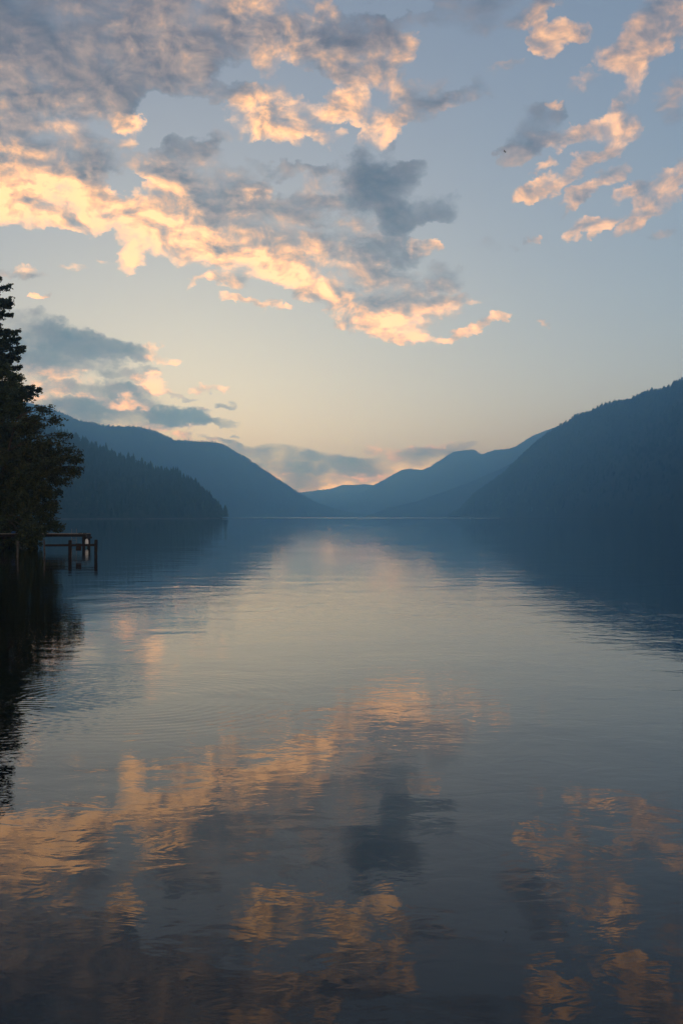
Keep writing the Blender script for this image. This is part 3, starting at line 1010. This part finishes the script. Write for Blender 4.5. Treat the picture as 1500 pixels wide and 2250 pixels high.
def fir(label, base, h, spread, first, seed, n_br=90, dens=1.0):
    """tall fir: whorled drooping branches, each a flat spray of needle tufts"""
    r = random.Random(seed)
    root = empty('fir_tree', base)
    b = Vector(base)
    V, F = [], []
    tube(V, F, [b + Vector((0.15 * math.sin(i), 0.1 * math.cos(i * 1.7), h * i / 11 - .5)) for i in range(12)], [.30 * (1 - i / 11.5) + .015 for i in range(12)], 9)
    L = []
    for i in range(n_br):
        f = first + (1 - first) * (i / n_br) ** 0.92
        z = h * f
        ln = spread * (1 - f) ** .72 * r.uniform(.62, 1.12) + .25
        a = i * 2.399 + r.uniform(-.4, .4)
        d = Vector((math.cos(a), math.sin(a), 0))
        s_ = b + Vector((0, 0, z))
        tilt = r.uniform(-.30, .10) + .35 * (f - .5)
        e = s_ + d * ln + Vector((0, 0, tilt * ln + .10 * ln))
        m_ = s_ + d * ln * .6 + Vector((0, 0, tilt * ln * .6 - .12 * ln))
        br = bez(s_, m_, e, 7)
        tube(V, F, br, [.05 * (1 - .85 * k / 6) for k in range(7)], 4)
        side = Vector((-d.y, d.x, 0))
        # side twigs, each a small spray carrying needle tufts
        nt = int(ln * 7 * dens) + 4
        for q in range(nt):
            t = r.uniform(.15, 1.0) ** .8
            i0 = min(5, int(t * 6))
            p = br[i0].lerp(br[i0 + 1], t * 6 - i0)
            tl = (.42 * ln * (1 - t) ** .7 + .28) * r.uniform(.6, 1.15)
            sg = 1 if q % 2 else -1
            td = (side * sg * r.uniform(.5, 1) + d * r.uniform(.5, 1.1) + Vector((0, 0, r.uniform(-.55, .35)))).normalized()
            if r.random() < .22:
                td = Vector((r.uniform(-.3, .3), r.uniform(-.3, .3), -1)).normalized()
                tl *= .8
            k_ = max(3, int(tl * 11))
            for u in range(k_):
                w_ = u / k_
                c_ = p + td * tl * w_ + Vector((0, 0, -.10 * tl * w_ * w_))
                for _ in range(2):
                    L.append((c_.x + r.gauss(0, .05), c_.y + r.gauss(0, .05), c_.z + r.gauss(0, .05)))
    mesh_obj('trunk', [v - b for v in V], F, M_BARK, root, smooth=True)
    leaves_obj('crown', L, .20, M_NEEDLE, root, .2, 1.7)
    return tag(root, label, 'tree')


fb = at(-36, 1180, 88 * SN)
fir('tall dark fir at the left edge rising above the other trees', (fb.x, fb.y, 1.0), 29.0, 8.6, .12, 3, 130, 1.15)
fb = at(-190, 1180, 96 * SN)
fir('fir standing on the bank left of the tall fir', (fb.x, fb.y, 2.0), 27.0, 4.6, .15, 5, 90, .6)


# ------------------------------------------------------------------ dock, pile frame
M_WOOD = var_material('weathered_wood', (0.009, 0.007, 0.007), (0.028, 0.022, 0.020), 5.0, 0.85, 5, 0.006, 0.2)
M_PLANK = var_material('deck_board', (0.17, 0.145, 0.12), (0.30, 0.26, 0.22), 3.0, 0.8, 5, 0.004, 0.25)
M_PALE = var_material('bleached_wood', (0.03, 0.03, 0.032), (0.09, 0.088, 0.09), 6.0, 0.85, 5, 0.006, 0.2)
M_METAL = var_material('ladder_metal', (0.14, 0.15, 0.16), (0.26, 0.27, 0.28), 4.0, 0.4, 3, 0, 0.5)
M_WHITE = var_material('buoy_white', (0.62, 0.63, 0.64), (0.78, 0.79, 0.80), 5.0, 0.45, 3, 0, 0.4)
M_ROPE = var_material('rope', (0.10, 0.09, 0.07), (0.18, 0.16, 0.12), 20.0, 0.9, 3)
M_BLUE = var_material('blue_cloth', (0.03, 0.07, 0.16), (0.06, 0.12, 0.24), 8.0, 0.8, 3, 0.01)


def box_mesh(name, sx, sy, sz, mat, bevel=0.01):
    bm = bmesh.new()
    bmesh.ops.create_cube(bm, size=1.0)
    for v in bm.verts:
        v.co = Vector((v.co.x * sx, v.co.y * sy, v.co.z * sz))
    if bevel:
        bmesh.ops.bevel(bm, geom=bm.edges[:], offset=min(bevel, min(sx, sy, sz) * .3), segments=1, affect='EDGES')
    me = bpy.data.meshes.new(name)
    bm.to_mesh(me)
    bm.free()
    me.materials.append(mat)
    return me


def part(name, me, loc, parent, rot=(0, 0, 0)):
    o = bpy.data.objects.new(name, me)
    COL.objects.link(o)
    o.location = loc
    o.rotation_euler = rot
    o.parent = parent
    return o


def pile_mesh(name, r_, h0, h1, mat, seed, lean=(0, 0), seg=10):
    """round driven pile: uneven shaft, chamfered worn top; local z from h0 to h1"""
    r = random.Random(seed)
    V, F = [], []
    pts, rad = [], []
    n = 9
    for i in range(n):
        t = i / (n - 1)
        z = h0 + (h1 - h0) * t
        pts.append(Vector((lean[0] * (z - h0) + r.uniform(-.012, .012), lean[1] * (z - h0) + r.uniform(-.012, .012), z)))
        rad.append(r_ * r.uniform(.9, 1.08))
    pts.append(pts[-1] + Vector((0, 0, .035)))
    rad.append(r_ * .72)
    tube(V, F, pts, rad, seg)
    me = bpy.data.meshes.new(name)
    me.from_pydata([tuple(v) for v in V], [], F)
    me.materials.append(mat)
    return me


def wx(px, d):
    return (px - 750) / FPX * d


def wz(py, d):
    return CAM_H + (HZ - py) / FPX * d


DD = 73.5 * SN                                    # distance of the dock
deck_z = wz(1172.5, DD)
x_end, x_beg = wx(187.5, DD), -36.0
dock = empty('dock', (x_end, DD, 0))
plank = [box_mesh('plank', .138, 2.1 + .05 * k, .04, M_PLANK, .006) for k in range(3)]
x, k = x_end - .07, 0
while x > x_beg:
    part('plank', plank[k % 3], (x - x_end, 1.0 + rng.uniform(-.02, .02), deck_z - .02 + rng.uniform(-.004, .004)), dock, (0, 0, rng.uniform(-.008, .008)))
    x -= .15
    k += 1
ln = x_end - x_beg
for y in (.04, 1.0, 1.96):
    part('stringer', box_mesh('stringer', ln - .1, .09, .22, M_WOOD, .01), (-ln / 2 - .05, y, deck_z - .045 - .11), dock)
for i, px_ in enumerate((184, 66, 8, -60)):
    for y in (.12, 1.88):
        part('post', pile_mesh('post', .125, -2.2, deck_z - .045, M_WOOD, 40 + i), (wx(px_, DD) - x_end, y, 0), dock)
    part('cross_beam', box_mesh('cross_beam', .12, 2.1, .16, M_WOOD), (wx(px_, DD) - x_end + .19, 1.0, deck_z - .36), dock)
part('end_board', box_mesh('end_board', .05, 2.0, .24, M_WOOD), (.0, 1.0, deck_z - .19), dock)
for (px_, w_, h_) in ((186, .30, .055), (178, .10, .09), (174, .13, .07)):
    part('cleat', box_mesh('cleat', w_, .10, h_, M_WOOD, .02), (wx(px_, DD) - x_end, .14, deck_z + h_ / 2), dock)
lad = bpy.data.objects.new('ladder', None)
COL.objects.link(lad)
lad.parent = dock
lad.location = (wx(163.5, DD + 2.2) - x_end, 2.14, 0)
V, F = [], []
for sx in (-1, 1):
    me_v, me_f = [], []
    tube(me_v, me_f, [Vector((sx * .2, 0, z)) for z in (-1.0, -.2, .6, deck_z, deck_z + .34)] + [Vector((sx * .2, -.05, deck_z + .38))], [.021] * 6, 8)
    o = mesh_obj('rail', me_v, me_f, M_METAL, lad, smooth=True)
for i in range(7):
    me_v, me_f = [], []
    z = -.5 + .235 * i
    tube(me_v, me_f, [Vector((-.2, 0, z)), Vector((.2, 0, z))], [.016] * 2, 8)
    mesh_obj('rung', me_v, me_f, M_METAL, lad, smooth=True)
tag(dock, 'weathered plank dock on posts with a metal ladder at its end', 'dock')

# white buoy hanging against the dock end
bz = wz(1193, DD)
buoy = empty('mooring_buoy', (wx(190.5, DD), DD + .1, .16))
V, F = [], []
prof = [(0, .0), (.06, .012), (.115, .06), (.135, .16), (.138, .34), (.125, .46), (.09, .54), (.045, .575), (.04, .61), (.0, .615)]
for (r_, z) in prof:
    for k in range(16):
        V.append((r_ * math.cos(k * .3927), r_ * math.sin(k * .3927), z))
for i in range(len(prof) - 1):
    for k in range(16):
        F.append((i * 16 + k, i * 16 + (k + 1) % 16, (i + 1) * 16 + (k + 1) % 16, (i + 1) * 16 + k))
mesh_obj('float', V, F, M_WHITE, buoy, smooth=True)
V, F = [], []
tube(V, F, [Vector((0, 0, .60)), Vector((-.02, 0, .85)), Vector((-.10, 0, deck_z - .16 - .10))], [.012] * 3, 6)
mesh_obj('rope', V, F, M_ROPE, buoy)
tag(buoy, 'white buoy hanging from the end of the dock', 'buoy')

# small blue bundle lying on the boards
bm = bmesh.new()
bmesh.ops.create_icosphere(bm, subdivisions=3, radius=1.0)
for v in bm.verts:
    f_ = 1 + .16 * mnoise.noise(v.co * 2.1)
    v.co = Vector((v.co.x * .24 * f_, v.co.y * .17 * f_, max(-.075, v.co.z * .11 * f_)))
me = bpy.data.meshes.new('bundle')
bm.to_mesh(me)
bm.free()
me.materials.append(M_BLUE)
bun = bpy.data.objects.new('cloth_bundle', me)
COL.objects.link(bun)
bun.location = (wx(27, DD), DD + .55, deck_z + .077)
tag(bun, 'small blue bundle lying on the dock boards', 'bundle')

# old pile frame in front of the dock
DF = 57.0 * SN
fr = empty('pile_pier', (wx(154, DF), DF, 0))
x0 = wx(154, DF)
part('pile', pile_mesh('pile', .105, -2.2, wz(1188, DF), M_WOOD, 61, (.012, 0)), (-.03, 0, 0), fr)
part('pile', pile_mesh('pile', .105, -2.2, wz(1187, DF), M_WOOD, 62, (.002, 0)), (wx(211, DF) - x0, 0, 0), fr)
pl = part('pile', pile_mesh('pile', .055, -2.2, wz(1188.5, DF), M_PALE, 63, (-.015, 0)), (wx(98, DF) - x0 + .04, 0, 0), fr)
pl['label'] = 'thin bleached pile'
bl = wx(211, DF) - wx(98, DF)
part('beam', box_mesh('beam', bl - .14, .13, .15, M_WOOD, .02), (wx(154.5, DF) - x0, -.0, wz(1198, DF)), fr, (0, R(-.4), 0))
part('hanging_board', box_mesh('hanging_board', .34, .06, .46, M_WOOD, .015), (wx(174, DF) - x0, -.10, wz(1202, DF)), fr)
tag(fr, 'old wooden piles joined by a beam standing in front of the dock', 'piles')
op = empty('old_pile', (wx(37, DF), DF, 0))
part('shaft', pile_mesh('shaft', .075, -2.2, wz(1190, DF), M_PALE, 64, (.03, 0)), (0, 0, 0), op)
V, F = [], []
tube(V, F, [Vector((.05, -.07, .95)), Vector((.25, -.1, .72)), Vector((.42, -.12, .42))], [.022, .02, .016], 6)
mesh_obj('brace', V, F, M_PALE, op)
tag(op, 'bleached pile leaning by the trees left of the pile frame', 'pile')

# ------------------------------------------------------------------ bird
bd = empty('bird', at(1108, 333, 130))
M_BIRD = var_material('bird_feathers', (0.02, 0.02, 0.022), (0.05, 0.048, 0.045), 30.0, 0.8, 3)
V, F = [], []
tube(V, F, [Vector((0, t, 0)) for t in (-.13, -.09, -.03, .04, .09, .12, .15)], [.004, .018, .034, .036, .024, .020, .002], 8)
mesh_obj('body', V, F, M_BIRD, bd, smooth=True)
for sx in (-1, 1):
    V = [(sx * .02, .05, .01), (sx * .02, -.05, .008), (sx * .14, -.055, .05), (sx * .14, .055, .062), (sx * .27, -.06, .03), (sx * .25, .02, .045)]
    V += [(a_, b_, c_ - .008) for a_, b_, c_ in V]
    F = [(0, 1, 2, 3), (3, 2, 4, 5), (9, 8, 7, 6), (11, 10, 8, 9), (0, 3, 9, 6), (3, 5, 11, 9), (5, 4, 10, 11), (4, 2, 8, 10), (2, 1, 7, 8), (1, 0, 6, 7)]
    mesh_obj('wing', V, F, M_BIRD, bd)
V = [(0, -.12, .004), (-.035, -.2, .004), (.035, -.2, .004), (0, -.12, -.004), (-.035, -.2, -.004), (.035, -.2, -.004)]
mesh_obj('tail', V, [(0, 1, 2), (5, 4, 3), (0, 3, 4, 1), (1, 4, 5, 2), (2, 5, 3, 0)], M_BIRD, bd)
bd.rotation_euler = (0, R(20), R(60))
tag(bd, 'tiny dark bird flying in the clear sky right of centre', 'bird')


# ------------------------------------------------------------------ haze
def make_haze():
    x0, x1, y0, y1, z0, z1 = -5600, 5600, -200, 9900, -5, 545
    V = [(x, y, z) for z in (z0, z1) for y in (y0, y1) for x in (x0, x1)]
    F = [(0, 2, 3, 1), (4, 5, 7, 6), (0, 1, 5, 4), (2, 6, 7, 3), (0, 4, 6, 2), (1, 3, 7, 5)]
    m = bpy.data.materials.new('haze_air')
    m.use_nodes = True
    t = m.node_tree
    t.nodes.clear()
    out = t.nodes.new('ShaderNodeOutputMaterial')
    v = t.nodes.new('ShaderNodeVolumePrincipled')
    v.inputs['Color'].default_value = (0.28, 0.63, 1.0, 1)
    v.inputs['Density'].default_value = 3.45e-4
    v.inputs['Anisotropy'].default_value = 0.8
    t.links.new(v.outputs[0], out.inputs['Volume'])
    o = mesh_obj('haze', V, F, m)
    tag(o, 'thin blue evening haze filling the valley air', 'haze', kind='stuff')


make_haze()
